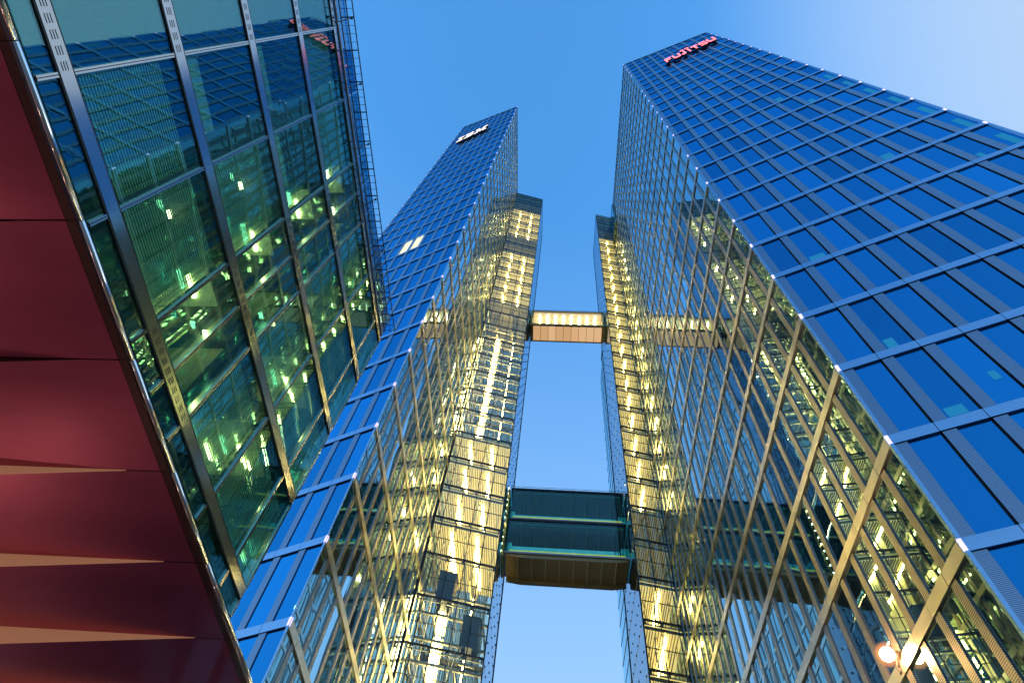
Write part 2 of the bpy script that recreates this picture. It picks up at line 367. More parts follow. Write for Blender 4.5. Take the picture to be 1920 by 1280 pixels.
spI = {('f', 4, 17): ('lit_window', 'window lit bright cream'), ('f', 5, 17): ('lit_window', 'window lit bright cream')}
rootI, IF, II, topI = tower('office_tower', 'slimmer blue glass office tower left of centre carrying a white lit sign',
    I_P, BF, BI, -1, 1, 32.652, 3.32, 2 / 3.32, -0.166, 14, 10, 0.30,
    {'win': (0.006, 0.232), 'louvre': (0.238, 0.328)}, {'win': (0.006, 0.216), 'louvre': (0.222, 0.296)}, ('glass_front', 'glass_inner'), spI)

# ------------------------------------------------------------------ signs on the towers
def sign(name, label, fr, a0, a1, z0, z1, text, face_mat, flip):
    root = thing(name, *(fr.at((a0 + a1) / 2, 0.06, z0)), label, 'sign')
    W_ = abs(a1 - a0)
    def letter(polys, lo, wd, total):
        """polys: boxes (x0,x1,y0,y1) in letter units 0..wd, 0..1"""
        mb = MB(); k = (a1 - a0) / total
        for x0, x1, y0, y1 in polys:
            s0, s1 = a0 + (lo + x0) * k, a0 + (lo + x1) * k
            mb.box(fr, min(s0, s1), max(s0, s1), 0.04, 0.10, z0 + y0 * (z1 - z0), z0 + y1 * (z1 - z0), 0)
            mb.box(fr, min(s0, s1) + 0.006, max(s0, s1) - 0.006, 0.1005, 0.11, z0 + y0 * (z1 - z0) + 0.004, z0 + y1 * (z1 - z0) - 0.004, 1)
        mb.build('letter', ['sign_dark', face_mat], root)
    if text == 'IBM':
        rows = 8; rh = 1 / (rows * 2 - 1)
        I_ = [[(0, .9)], [(0, .9)]] + [[(.27, .63)]] * 4 + [[(0, .9)], [(0, .9)]]
        B_ = [[(0, 1.05)], [(0, 1.2)], [(.25, .58), (.9, 1.27)], [(.25, 1.15)], [(.25, 1.15)], [(.25, .58), (.9, 1.27)], [(0, 1.2)], [(0, 1.05)]]
        M_ = [[(0, .6), (1.1, 1.7)], [(0, .66), (1.04, 1.7)], [(.25, .72), (.98, 1.45)], [(.25, .78), (.92, 1.45)], [(.25, .57), (.62, 1.08), (1.13, 1.45)],
              [(.25, .57), (.68, 1.02), (1.13, 1.45)], [(0, .57), (.74, .96), (1.13, 1.7)], [(0, .57), (.8, .9), (1.13, 1.7)]]
        tot = .9 + .15 + 1.27 + .15 + 1.7; lo = 0
        for Lr, wd in ((I_, .9), (B_, 1.27), (M_, 1.7)):
            polys = []
            for r_, segs in enumerate(Lr):
                y1 = 1 - r_ * 2 * rh
                for x0, x1 in segs: polys.append((x0, x1, y1 - rh, y1))
            letter(polys, lo, wd, tot); lo += wd + .15
    else:
        S = {'F': ([(0, .2, 0, 1), (0, .8, .8, 1), (0, .68, .42, .6)], .8), 'U': ([(0, .2, .15, 1), (.7, .9, .15, 1), (.08, .82, 0, .2)], .9),
             'J': ([(.3, .5, .12, 1), (0, .42, 0, .2), (0, .12, .1, .3), (.12, .3, 1.15, 1.28), (.25, .6, 1.26, 1.38)], .6), 'I': ([(.1, .3, 0, 1), (.0, .35, 1.26, 1.38), (.3, .46, 1.15, 1.28)], .45),
             'T': ([(.28, .5, 0, 1), (0, .78, .8, 1)], .78), 'S': ([(0, .8, 0, .15), (.62, .8, .15, .43), (0, .8, .43, .57), (0, .18, .57, .85), (0, .8, .85, 1)], .8)}
        tot = sum(S[c][1] for c in text) + .16 * (len(text) - 1); lo = 0
        for c in text:
            letter(S[c][0], lo, S[c][1], tot); lo += S[c][1] + .16
    # rails that hold the letters off the glass
    mb = MB()
    for zf in (0.25, 0.75): mb.box(fr, min(a0, a1), max(a0, a1), 0.012, 0.045, z0 + zf * (z1 - z0) - .01, z0 + zf * (z1 - z0) + .01)
    mb.build('mounting_rail', 'sign_dark', root)
    return root
sign('tower_sign', 'red lit letters FUJITSU fixed below the roof edge of the right tower', FF, 1.22, 3.0, 24.55, 25.35, 'FUJITSU', 'sign_red', False)
sign('tower_sign', 'white striped letters IBM fixed below the roof edge of the slimmer tower', IF, 2.78, 1.24, 29.3, 30.25, 'IBM', 'sign_white', True)

# ------------------------------------------------------------------ glass lift shafts
def lift_shaft(label, J, Cn, back, ztop, z_of, krange, sgn, wm, light_s, zone, dark_top):
    """J: corner at the tower, Cn: free corner; sgn: side of the frame facing the camera"""
    J = Vector(J); Cn = Vector(Cn); back = Vector(back)
    root = thing('glass_lift_shaft', J.x, J.y, GZ, label, 'lift shaft')
    v = J - Cn; Wd = v.length; ang = math.atan2(v.y, v.x); dep = back.length; ab = math.atan2(back.y, back.x)
    cands = (1, -1)
    fr = next(Fr(Cn, ang, s_) for s_ in cands if Fr(Cn, ang, s_).n.y < 0)       # front face, t toward the camera
    fr.n = -back.normalized()      # the shaft's plan is a slightly skewed box
    sd = Fr(Cn, ab, 1)
    if (sd.n.x > 0) != (v.x < 0): sd = Fr(Cn, ab, -1)
    sd.n = -v.normalized()                             # gap-side face
    # posts
    for nm, p in (('f', Cn), ('f', J), ('b', Cn + back), ('b', J + back)):
        mb = MB(); r_ = 0.012
        mb.hexa([Vector((p.x + a, p.y + b, z)) for z in (GZ, ztop) for a, b in ((-r_, -r_), (r_, -r_), (r_, r_), (-r_, r_))])
        mb.build('corner_post', 'steel_dark', root)
    mull, fix, sfix = MB(), MB(), MB()
    a = wm
    xs = []
    while a < Wd - 0.05: xs.append(a); a += wm
    for a in xs: mull.box(fr, a - 0.0075, a + 0.0075, -0.012, 0.004, GZ, ztop - 0.01)
    mull.build('mullion', 'steel_dark', root)
    ks = [k for k in krange if GZ < z_of(k) < ztop + 0.2]
    for k in ks:
        z0 = z_of(k); z1 = min(z_of(k + 1), ztop)
        tr = MB(); tr.box(fr, 0.012, Wd - 0.012, -0.03, 0.006, z0 - 0.017, z0 + 0.017)
        tr.box(fr, 0.02, Wd - 0.02, -0.06, -0.04, z0 - 0.065, z0 - 0.045, 1)
        for b in [0.0] + xs:
            tr.box(fr, b + 0.02, b + 0.05, -0.05, -0.012, z0 - 0.07, z0 - 0.02, 0)
        tr.build('transom', ['steel_dark', 'steel_white'], root)
        if z0 + 0.42 < ztop:
            tr = MB(); tr.box(fr, 0.012, Wd - 0.012, -0.02, 0.0, z0 + 0.40, z0 + 0.408); tr.build('glazing_bar', 'steel_dark', root)
        if z1 - z0 < 0.1: continue
        g = MB(); g.box(fr, 0.014, Wd - 0.014, -0.004, -0.001, z0 + 0.018, z1 - 0.018); g.build('glass_pane', 'shaft_glass', root)
        g = MB(); g.box(sd, 0.014, dep - 0.014, -0.004, -0.001, z0 + 0.014, z1 - 0.014); g.build('glass_pane', 'shaft_side', root)
        for a in xs: fix.box(fr, a - 0.012, a + 0.012, 0.004, 0.014, (z0 + z1) / 2 - 0.014, (z0 + z1) / 2 + 0.014)
        for q in range(1, 7):
            for zz in (z0 + 0.03, (z0 + z1) / 2): sfix.box(sd, dep * q / 7 - 0.008, dep * q / 7 + 0.008, 0.0, 0.010, zz, zz + 0.035)
        zn = zone(z0)
        inner = 0.07
        if zn in ('lit', 'bridge', 'dim', 'plant'):
            sl = MB(); m = {'lit': 0, 'bridge': 0, 'dim': 3, 'plant': 1}[zn]
            sl.box(fr, 0.03, Wd, -dep + 0.03, -inner, z1 - 0.14, z1 - 0.06, m)
            sl.box(fr, 0.03, Wd, -inner + 0.001, -inner + 0.015, z1 - 0.15, z1 - 0.09, 4)       # slab edge
            a = 0.07
            while a < Wd - 0.03:
                sl.box(fr, a, a + 0.008, -dep + 0.05, -inner - 0.01, z1 - 0.185, z1 - 0.1405, 4 if int(a * 50) % 3 else 1); a += 0.040 + random.uniform(0, 0.018)
            sl.build('floor_slab', ['glow', 'grey_panel', 'steel_mid', 'glow_dim', 'bronze'], root)
            # downstand walls between the lifts, depthwise
            wl = MB()
            for b in light_s: wl.box(fr, min(b + 0.05, Wd - .03), min(b + 0.07, Wd - .01), -dep + 0.06, -0.5, z0 - 0.03, z1 - 0.176)
            wl.build('lift_wall', 'cream', root)
            if zn in ('lit', 'bridge'):
                for b in light_s:
                    lb = MB(); l0 = random.uniform(0.13, 0.2)
                    lb.box(fr, b - 0.018, b + 0.018, -dep * 0.85, -l0, z1 - 0.235, z1 - 0.215); lb.build('ceiling_light', 'tube_warm', root)
        if zn == 'open':
            sl = MB()
            for zz in (z0 - 0.05, z0 + 0.38): sl.box(fr, 0.05, Wd - 0.02, -0.46, -0.42, zz, zz + 0.05, 0)
            sl.box(fr, 0.05, Wd - 0.02, -dep + 0.1, -dep + 0.16, z0 - 0.05, z0 + 0.05, 1)
            for b in [0.06] + list(light_s) + [Wd - 0.1]: sl.box(fr, b + 0.06, b + 0.09, -dep + 0.1, -0.46, z0 - 0.04, z0 + 0.0, 1)
            sl.build('steel_beam', ['steel_mid', 'steel_dark'], root)
            b = light_s[-1]
            sl = MB(); sl.box(fr, b - 0.09, b + 0.11, -1.02, -1.0, z0, z1 - 0.08); sl.build('lift_wall', 'cream', root)
            for bb, wd_ in ((b, 0.038), (light_s[0], 0.010)):
                lb = MB(); lb.box(fr, bb - wd_, bb + wd_, -0.95, -0.90, z0, z1 - 0.1); lb.build('ceiling_light', 'tube_warm', root)
    fix.build('glass_fixing', 'steel_dark', root, kind='stuff'); sfix.build('glass_fixing', 'steel_dark', root, kind='stuff')
    # guide rails and raking columns
    for b in (0.12, 0.36, 0.62, 0.86, 1.12):
        if b < Wd - 0.05:
            mb = MB(); mb.box(fr, b, b + 0.012, -0.42, -0.40, GZ, ztop - 1.5)
            mb.box(fr, b + 0.03, b + 0.036, -0.40, -0.39, GZ, ztop - 1.5, 1); mb.build('guide_rail', ['steel_mid', 'steel_dark'], root)
    z = GZ; flip = False
    while z < ztop - 2.5:
        mb = MB(); a0_, a1_ = (0.72, 0.40) if flip else (0.40, 0.72)
        sc_ = Wd / 1.33
        mb.bar(fr.at(a0_ * sc_, -0.24, z), fr.at(a1_ * sc_, -0.24, z + 1.86), 0.016); mb.build('raking_column', 'steel_white', root)
        z += 1.86; flip = not flip
    # roof frame
    mb = MB(); mb.box(fr, 0, Wd, -0.02, 0.006, ztop - 0.01, ztop + 0.012); mb.box(sd, 0, dep, -0.02, 0.006, ztop - 0.01, ztop + 0.012); mb.build('roof_frame', 'steel_dark', root)
    mb = MB(); mb.box(fr, 0.02, Wd, -dep, -0.03, ztop - 0.06, ztop - 0.03); mb.build('roof', 'grey_panel', root)
    return root, fr, sd
zi = lambda k: 8.251 + 0.93 * k
zf_ = lambda k: 6.58 + 0.943 * k
def zoneI(z):
    if z > 29.6: return 'plant'
    if 23.3 < z < 25.0: return 'dim'
    if z > 18.9: return 'lit'
    if z > 17.9: return 'dim'
    if z > 11.7: return 'open'
    if z > 8.2: return 'bridge'
    return 'open'
def zoneF(z):
    if z > 27.0: return 'plant'
    if 8.4 < z < 10.2: return 'dim'
    return 'lit'
sI, frI, sdI = lift_shaft('broad lit glass lift shaft standing against the slimmer tower with the white sign', (-0.950, 9.402), (0.379, 9.521), (0.288, 1.889), 31.977, zi, range(-9, 27), 1, 0.295, (0.46, 0.98), zoneI, 2)
sF, frF, sdF = lift_shaft('narrow lit glass lift shaft standing against the right tower with the red sign', (3.771, 9.398), (3.063, 9.364), (0.263, 1.905), 30.383, zf_, range(-8, 27), -1, 0.32, (0.40,), zoneF, 2)

# lower ribbed stair tower behind the right shaft
root = thing('stair_tower', 3.3, 11.3, GZ, 'low ribbed blue glass stair tower just behind the narrow right lift shaft', 'stair tower')
fr = Fr((3.063 + 0.263 * 1.02, 9.364 + 1.905 * 1.02), AI_, -1)
mb = MB(); mb.box(fr, 0.0, 1.05, -0.66, -0.012, GZ, 20.2); mb.build('wall', 'core', root)
g = MB()
for i in range(3): g.box(fr, 0.01 + i * 0.345, 0.345 + i * 0.345, -0.011, -0.002, GZ, 20.18)
g.build('glass_wall', 'glass_inner', root)
for q in range(21):
    g = MB(); g.box(fr, 0, 1.05, -0.001, 0.006, q * 0.97 + GZ + .3, q * 0.97 + GZ + .36); g.box(fr, 0, 1.05, -0.001, 0.006, q * 0.97 + GZ + .78, q * 0.97 + GZ + .80); g.build('floor_band', 'band_f', root)
# maintenance track housing on the right tower's inner face, near the roof
root = thing('roof_cradle_housing', *FI.at(6.4, 0.05, 27.6), 'small glazed box projecting from the right tower high above the narrow lift shaft', 'roof box')
mb = MB(); mb.box(FI, 5.9, 6.94, 0.014, 0.075, 26.6, 29.0); mb.build('body', 'glass_inner', root)
mb = MB(); mb.box(FI, 5.89, 6.95, 0.014, 0.082, 29.001, 29.04); mb.build('cap', 'steel_dark', root)

# ------------------------------------------------------------------ lift cars
def lift_car(label, s0, s1, z0, z1, t):
    root = thing('lift_car', *frI.at((s0 + s1) / 2, t, z0), label, 'lift car', 'lift cars in the broad shaft')
    mb = MB(); mb.box(frI, s0, s1, t - 0.34, t, z0, z1)
    for q in range(5):
        a = s0 + (s1 - s0) * (q + 0.5) / 5; mb.box(frI, a - 0.004, a + 0.004, t, t + 0.008, z0 + .02, z1 - .02)
    mb.build('cabin', 'lift_blue', root)
    mb = MB(); mb.box(frI, s0 - 0.02, s1 + 0.02, t - 0.3, t - 0.02, z1 + 0.001, z1 + 0.03); mb.box(frI, s0 + .03, s1 - .03, t - 0.2, t - 0.1, z1 + .031, z1 + .10); mb.build('top_frame', 'steel_dark', root)
    for a in (s0 + 0.03, s1 - 0.09):
        mb = MB(); mb.box(frI, a, a + 0.06, t - 0.2, t - 0.08, z0 - 0.09, z0 - 0.001); mb.box(frI, a + .015, a + .045, t - 0.18, t - 0.1, z0 - 0.2, z0 - 0.091); mb.build('buffer', 'steel_dark', root)
    mb = MB(); mb.box(frI, s0 + 0.02, s1 - 0.02, t - 0.16, t - 0.12, z0 - 0.25, z0 - 0.201); mb.build('lower_beam', 'steel_mid', root)
lift_car('upper dark blue lift car, hanging just below the lower bridge floor', 0.72, 1.02, 7.42, 8.02, -0.14)
lift_car('lower dark blue lift car, nearest the free corner of the broad shaft', 0.16, 0.46, 6.62, 7.2, -0.14)

# ------------------------------------------------------------------ bridges
def bridge(label, Y0, x0, x1, ztop, storeys, hs, dep, lit):
    fr = Fr((1.8, Y0), R(-8.5), 1)
    root = thing('footbridge', 1.8, Y0, ztop - storeys * hs, label, 'bridge', 'footbridges between the lift shafts')
    zb = ztop - storeys * hs
    n = 9; wd = (x1 - x0) / n
    for s_ in range(storeys):
        z0 = zb + s_ * hs; z1 = z0 + hs
        mb = MB(); mb.box(fr, x0, x1, -dep, 0.0, z1 - 0.045, z1 - 0.001); mb.box(fr, x0, x1, -0.02, 0.012, z1 - 0.06, z1 - 0.0455); mb.build('edge_beam', 'steel_dark' if not lit else 'gasket', root)
        for t0 in (-0.006, -dep + 0.003):
            for i in range(n):
                g = MB(); g.box(fr, x0 + i * wd + 0.003, x0 + (i + 1) * wd - 0.003, t0, t0 + 0.003, z0 + 0.05, z1 - 0.0605); g.build('glass_pane', 'bridge_glass' if not lit else 'shaft_glass', root)
        cl = MB(); cl.box(fr, x0 + 0.09, x1 - 0.09, -dep + 0.02, -0.03, z1 - 0.16, z1 - 0.10); cl.build('ceiling', 'bridge_ceiling' if not lit else 'glow_bridge', root)
        if lit:
            for i in range(8):
                lb = MB(); a = x0 + 0.09 + (x1 - x0 - 0.18) * (i + 0.75) / 8.5
                lb.box(fr, a - 0.009, a + 0.009, -dep + 0.08, -0.10, z1 - 0.19, z1 - 0.175); lb.build('ceiling_light', 'tube_white', root)
            mb = MB(); mb.box(fr, x0 + 0.1, x1 - 0.1, -dep + 0.03, -dep + 0.05, z0 + 0.06, z1 - 0.2); mb.build('glow_back_wall', 'bridge_glow_wall', root)
        else:
            for i in range(1, n):
                rb = MB(); a = x0 + i * wd; rb.box(fr, a - 0.013, a + 0.013, -dep + 0.05, -0.06, z1 - 0.19, z1 - 0.161); rb.build('ceiling_rib', 'bridge_rib', root)
            mb = MB(); mb.box(fr, x0 + 0.1, x1 - 0.1, -0.018, -0.010, z0 + 0.055, z0 + 0.078); mb.build('sill_light', 'yellow_strip', root)
            mb = MB(); mb.box(fr, x0 + 0.09, x1 - 0.09, -0.05, -0.02, z0 + 0.021, z0 + 0.045); mb.build('sill', 'steel_mid', root)
        for a in (x0, x1 - 0.07):
            mb = MB(); mb.box(fr, a, a + 0.07, -dep + 0.01, -0.01, z0 + 0.02, z1 - 0.061); mb.build('end_frame', 'bridge_glass' if not lit else 'gasket', root)
    # floor and underside
    mb = MB(); mb.box(fr, x0, x1, -dep, 0.012, zb - 0.02, zb + 0.02); mb.build('edge_beam', 'gasket' if lit else 'steel_mid', root)
    us = MB()
    xs_ = [x0 + 0.04, x0 + 0.35, x1 - 0.35, x1 - 0.04]
    dz = [0, -0.05, -0.05, 0]
    if lit:
        for i in range(n):
            a = x0 + 0.1 + (x1 - x0 - 0.2) * i / n; b = x0 + 0.1 + (x1 - x0 - 0.2) * (i + 1) / n
            g = MB(); g.box(fr, a + 0.009, b - 0.009, -dep + 0.04, -0.05, zb - 0.06, zb - 0.03); g.build('floor_panel', random.choice(['bridge_glow', 'bridge_glow_b', 'bridge_glow_c']), root)
        g = MB(); g.box(fr, x0 + .02, x1 - .02, -dep, -dep + 0.035, zb - 0.10, zb - 0.021); g.box(fr, x0 + .02, x1 - .02, -0.045, 0.01, zb - 0.07, zb - 0.021)
        for a in (x0, x1 - 0.1): g.box(fr, a, a + 0.095, -dep + 0.036, -0.046, zb - 0.08, zb - 0.021)
        g.build('underside_frame', 'bridge_brown', root)
    else:
        for t0, t1 in ((-dep, -0.02),):
            for i in range(3):
                us.box(fr, xs_[i], xs_[i + 1], t0, t1, zb - 0.06 + dz[i], zb - 0.021, 0, z0b=zb - 0.06 + dz[i + 1], z1b=zb - 0.021)
        us.build('underside', 'bridge_brown', root)
        for i in range(1, n):
            rb = MB(); a = x0 + i * wd; rb.box(fr, a - 0.008, a + 0.008, -dep + 0.06, -0.05, zb - 0.14, zb - 0.05); rb.build('underside_rib', 'bridge_rib', root)
        g = MB()
        for i in range(3): g.box(fr, xs_[i], xs_[i + 1], -dep - 0.03, -dep + 0.05, zb - 0.14 + dz[i], zb - 0.05, 0, z0b=zb - 0.14 + dz[i + 1], z1b=zb - 0.05)
        g.build('bottom_chord', 'bridge_brown', root)
    # handrail on the roof edge
    mb = MB(); mb.bar(fr.at(x0, 0.01, ztop + 0.03), fr.at(x1, 0.01, ztop + 0.03), 0.005)
    for i in range(n + 1): mb.box(fr, x0 + i * wd - 0.003, x0 + i * wd + 0.003, 0.006, 0.012, ztop - 0.02, ztop + 0.03)
    mb.build('roof_rail', 'steel_dark', root)
    # rubber joints to the shafts, with a chain of small lamps
    for a0, a1, la in ((x0 - 0.13, x0 - 0.02, x0 - 0.06), (x1 + 0.02, x1 + 0.13, x1 + 0.06)):
        mb = MB(); z = zb - 0.1
        while z < ztop - 0.02:
            mb.box(fr, a0, a1, -dep + 0.05, -0.02, z, z + 0.05); mb.box(fr, a0 + 0.012, a1 - 0.012, -dep + 0.06, -0.03, z + 0.0505, z + 0.0695); z += 0.07
        mb.build('bellows_joint', 'gasket', root)
        z = zb
        while z < ztop - 0.05:
            lb = MB(); lb.box(fr, la - 0.010, la + 0.010, 0.015, 0.03, z, z + 0.025); lb.build('joint_lamp', 'tube_warm', root); z += 0.19
    return root
bridge('upper single-storey glass footbridge, brightly lit with a peach coloured underside', 10.25, -1.27, 1.36, 21.02, 1, 1.08, 0.66, True)
bridge('lower two-storey footbridge with dark green glass and a bronze underside', 10.10, -1.27, 1.34, 11.30, 2, 0.975, 0.72, False)

# ------------------------------------------------------------------ green glass office building on the left
LA = R(80.5); D = 2.4
LF = Fr((-math.sin(LA) * D, math.cos(LA) * D), LA, 1)
rootL = thing('office_building', *LF.at(1.5, -1.0, GZ), 'green glass office building on the left with a red metal underside', 'office building')
mull_x = [-1.40, -0.726, -0.386, -0.042, 0.298, 0.985, 1.665, 2.008, 2.352, 3.01, 3.64, 3.97]
lev = [(2.83, 2.90), (3.055, 3.145), (4.062, 4.160), (5.088, 5.185), (6.085, 6.175), (7.045, 7.115)]
END = 3.97
half = {(1.665, 2.008), (2.008, 2.352), (-0.042, 0.298), (-0.386, -0.042)}
for i, (z0, z1) in enumerate(lev):
    if i == 0: continue
    mb = MB(); mb.box(LF, -1.4, END, -0.05, 0.003, z0, z1)
    thick = z1 - z0
    for a, b in zip(mull_x, mull_x[1:]):
        if (a, b) in half:
            q = 5; step = (b - a) / q
            for j in range(q):
                for r_ in range(3): mb.box(LF, a + step * (j + 0.22), a + step * (j + 0.82), 0.003, 0.0035, z0 + thick * (0.25 + 0.2 * r_), z0 + thick * (0.32 + 0.2 * r_), 1)
    mb.build('floor_band', ['band_l', 'slot'], rootL)
    for e in (z0 - 0.012, z1 + 0.002):
        mb = MB(); mb.box(LF, -1.4, END, -0.05, 0.001, e, e + 0.010); mb.build('band_trim', 'slot', rootL)
cell_z = [(2.905, 3.04), (3.158, 4.048), (4.173, 5.074), (5.198, 6.071), (6.188, 7.031)]
for a in mull_x:
    for z0, z1 in cell_z:
        mb = MB(); mb.box(LF, a - 0.012, a + 0.012, -0.05, 0.0015, z0 - 0.002, z1 + 0.002); mb.box(LF, a - 0.002, a + 0.002, 0.0015, 0.003, z0, z1, 1)
        mb.build('mullion', ['band_l', 'slot'], rootL)
blind_cells = {(0, -3), (1, 4), (1, 5), (1, 8), (1, 9), (1, 10), (2, 5), (2, 8), (2, 9), (2, 10), (4, 4), (4, 5), (3, 8), (3, 9), (1, 3), (1, 2)}
dark_bundle = {(2, 4), (3, 4), (3, 5)}
for ci, (z0, z1) in enumerate(cell_z):
    for i, (a, b) in enumerate(zip(mull_x, mull_x[1:])):
        mb = MB(); wdt = b - a - 0.02; tw = 0.0
        j = (-tw, tw, tw, -tw)
        jj = [x + random.uniform(-1, 1) * 0.0012 for x in j]
        mb.box(LF, a + 0.011, b - 0.011, -0.012, -0.007, z0, z1, jit=jj)
        win = mb.build('window', 'green_glass', rootL)
        if ci == 0: continue
        half_cell = (a, b) in half
        if not half_cell and ((ci, i) in blind_cells or i >= 8 or (ci == 0)):
            sl = MB(); zt = z1 - 0.10; zc = z0 + 0.02; nS = 32; p = (zt - zc) / nS
            for q in range(nS):
                zz = zc + q * p; w_ = p * 0.44
                sl.hexa([LF.at(a + .03, -0.045, zz), LF.at(b - .03, -0.045, zz), LF.at(b - .03, -0.043, zz), LF.at(a + .03, -0.043, zz),
                         LF.at(a + .03, -0.049, zz + p * 0.72), LF.at(b - .03, -0.049, zz + p * 0.72), LF.at(b - .03, -0.047, zz + p * 0.72), LF.at(a + .03, -0.047, zz + p * 0.72)])
            nc = max(2, int((b - a) / 0.13))
            for q in range(nc):
                c = a + (b - a) * (q + 0.5) / nc; sl.box(LF, c - .002, c + .002, -0.042, -0.040, zc, zt, 1)
            sl.build('blind', ['blind', 'slot'], win, root=rootL)
        elif (ci, i) in dark_bundle:
            sl = MB(); zz = z0 + 0.02
            for q in range(9):
                h_ = 0.015 + random.uniform(0, .01); zt = zz + 0.035 + random.uniform(-.01, .012)
                sl.hexa([LF.at(a + .05, -0.15, zz), LF.at(b - .16, -0.15, zz + random.uniform(-.01, .02)), LF.at(b - .16, -0.12, zz + random.uniform(-.01, .02)), LF.at(a + .05, -0.12, zz),
                         LF.at(a + .05, -0.14, zz + h_), LF.at(b - .16, -0.14, zz + h_), LF.at(b - .16, -0.11, zz + h_), LF.at(a + .05, -0.11, zz + h_)])
                zz = zt
            sl.build('blind', 'blind', win, root=rootL)
# floors, back wall, partitions and lights inside
for i, (z0, z1) in enumerate(lev):
    if i == 0: continue
    mb = MB(); mb.box(LF, -1.4, END - 0.01, -1.1, -0.051, z0 + 0.0, z1 - 0.01, 0); mb.build('floor_slab', 'room_dark', rootL)
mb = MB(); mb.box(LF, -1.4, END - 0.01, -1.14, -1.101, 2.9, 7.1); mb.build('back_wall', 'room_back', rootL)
mb = MB(); mb.box(LF, END - 0.012, END, -1.14, -0.051, 2.9, 7.1); mb.build('end_wall', 'green_glass', rootL)
for a in (1.655, 2.362, 2.008):
    for ci, (z0, z1) in enumerate(cell_z):
        if ci == 0: continue
        mb = MB(); mb.box(LF, a - 0.008, a + 0.008, -1.10, -0.20 if a != 2.008 else -0.5, z0, z1 - 0.02); mb.build('partition', 'room', rootL)
for ci, (z0, z1) in enumerate(cell_z):
    if ci == 0: continue
    for a, b, hot in ((1.665, 2.008, True), (2.008, 2.352, False), (0.985, 1.665, False), (2.352, 3.01, False), (3.01, 3.64, ci in (1, 2))):
        if not hot and random.random() < 0.8: continue
        n_ = 3 if hot else 1
        for q in range(n_):
            t = -0.30 - 0.28 * q; c = (a + b) / 2 + random.uniform(-.05, .05)
            mb = MB(); mb.box(LF, c - (0.09 if hot else 0.03), c + (0.09 if hot else 0.03), t - 0.012, t + 0.012, z1 - 0.05, z1 - 0.035)
            mb.build('ceiling_light', 'office_light', rootL)
        if hot:
            mb = MB(); mb.box(LF, a + 0.02, b - 0.02, -0.95, -0.16, z1 - 0.03, z1 - 0.012); mb.build('ceiling_panel', 'panel_glow', rootL)
            mb = MB()
            for q in range(3):
                zz = z0 + 0.2 * (q + 1); mb.box(LF, a + .02, b - .02, -0.42 - 0.1 * q, -0.36 - 0.1 * q, zz, zz + 0.03)
            mb.build('shelf', 'room', rootL)
# parapet glass and outrigger walkway at the roof
cx = [mull_x[0]] + [x for x in mull_x[1:]]
for a, b in zip(mull_x, mull_x[1:]):
    mb = MB(); mb.box(LF, a + 0.004, b - 0.004, -0.03, -0.026, 7.118, 7.62); mb.build('parapet_pane', 'parapet_glass', rootL)
mb = MB(); mb.box(LF, -1.4, END, -0.025, -0.005, 7.22, 7.255); mb.box(LF, -1.4, END, -0.02, -0.008, 7.595, 7.61); mb.build('parapet_rail', 'steel_mid', rootL)
ZC = 7.33
mb = MB()
mb.box(LF, -1.4, END, 0.138, 0.146, ZC - 0.010, ZC + 0.006); mb.box(LF, -1.4, END, 0.074, 0.078, ZC - 0.006, ZC + 0.003)
mb.box(LF, -1.4, END, -0.004, 0.004, ZC - 0.01, ZC + 0.01)
mb.build('walkway_rail', 'steel_dark', rootL)
a = -1.38; q = 0
rungs = MB(); thick = MB()
while a < END:
    r_ = 0.006 if q % 4 == 0 else 0.0022
    mb = MB(); mb.box(LF, a - r_, a + r_, 0.0045, 0.1375, ZC - 0.006, ZC + 0.002); mb.build('walkway_rung', 'steel_dark', rootL) if a > -0.4 else None
    a += 0.0795; q += 1
a = 0.25
while a < END:
    mb = MB(); mb.bar(LF.at(a, 0.0, ZC - 0.19), LF.at(a - 0.03, 0.125, ZC - 0.02), 0.005); mb.bar(LF.at(a, 0.0, ZC - 0.20), LF.at(a, 0.0, ZC - 0.16), 0.013); mb.bar(LF.at(a - .03, .125, ZC - 0.045), LF.at(a - .03, 0.125, ZC - 0.012), 0.012)
    mb.build('strut', 'steel_dark', rootL); a += 0.645
# red folded underside
Z0 = 2.862; T0, T1, T2 = -0.085, -0.318, -4.6
joints = [0.948 + 0.808 * k for k in range(-3, 7)]
for a, b in zip(joints, joints[1:]):
    mb = MB(); g = 0.004
    drop = lambda t: 0.095 * max(0, (-t + T1))
    NS = 10; ts = [T0, T1] + [T1 + (T2 - T1) * i / 8 for i in range(1, 9)]
    NA = 6; k0 = len(mb.v)
    for t in ts:
        for q in range(NA + 1):
            f_ = q / NA; mb.v.append(LF.at(a + g + (b - a - 2 * g) * f_, t, Z0 - drop(t) * (1 - f_)))
    for u in range(len(ts) - 1):
        t0, t1 = ts[u], ts[u + 1]
        for q in range(NA):
            k = k0 + u * (NA + 1) + q; mb.f.append((k, k + 1, k + NA + 2, k + NA + 1)); mb.m.append(0)
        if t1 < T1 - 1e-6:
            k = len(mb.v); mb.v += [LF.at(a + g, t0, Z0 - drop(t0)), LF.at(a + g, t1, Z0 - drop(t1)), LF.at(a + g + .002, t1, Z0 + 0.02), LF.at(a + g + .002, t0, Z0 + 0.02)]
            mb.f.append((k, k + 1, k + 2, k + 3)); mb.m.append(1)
    o = mb.build('soffit_panel', ['soffit', 'riser' if a > 2.2 else 'brown_trim'], rootL)  # far risers carry the added glow, nearer ones stay plain brown
    for p in o.data.polygons: p.use_smooth = p.material_index == 0
mb = MB(); mb.box(LF, joints[0], joints[-1], T2, -0.03, Z0 + 0.03, Z0 + 0.035); mb.build('floor_slab', 'slot', rootL)
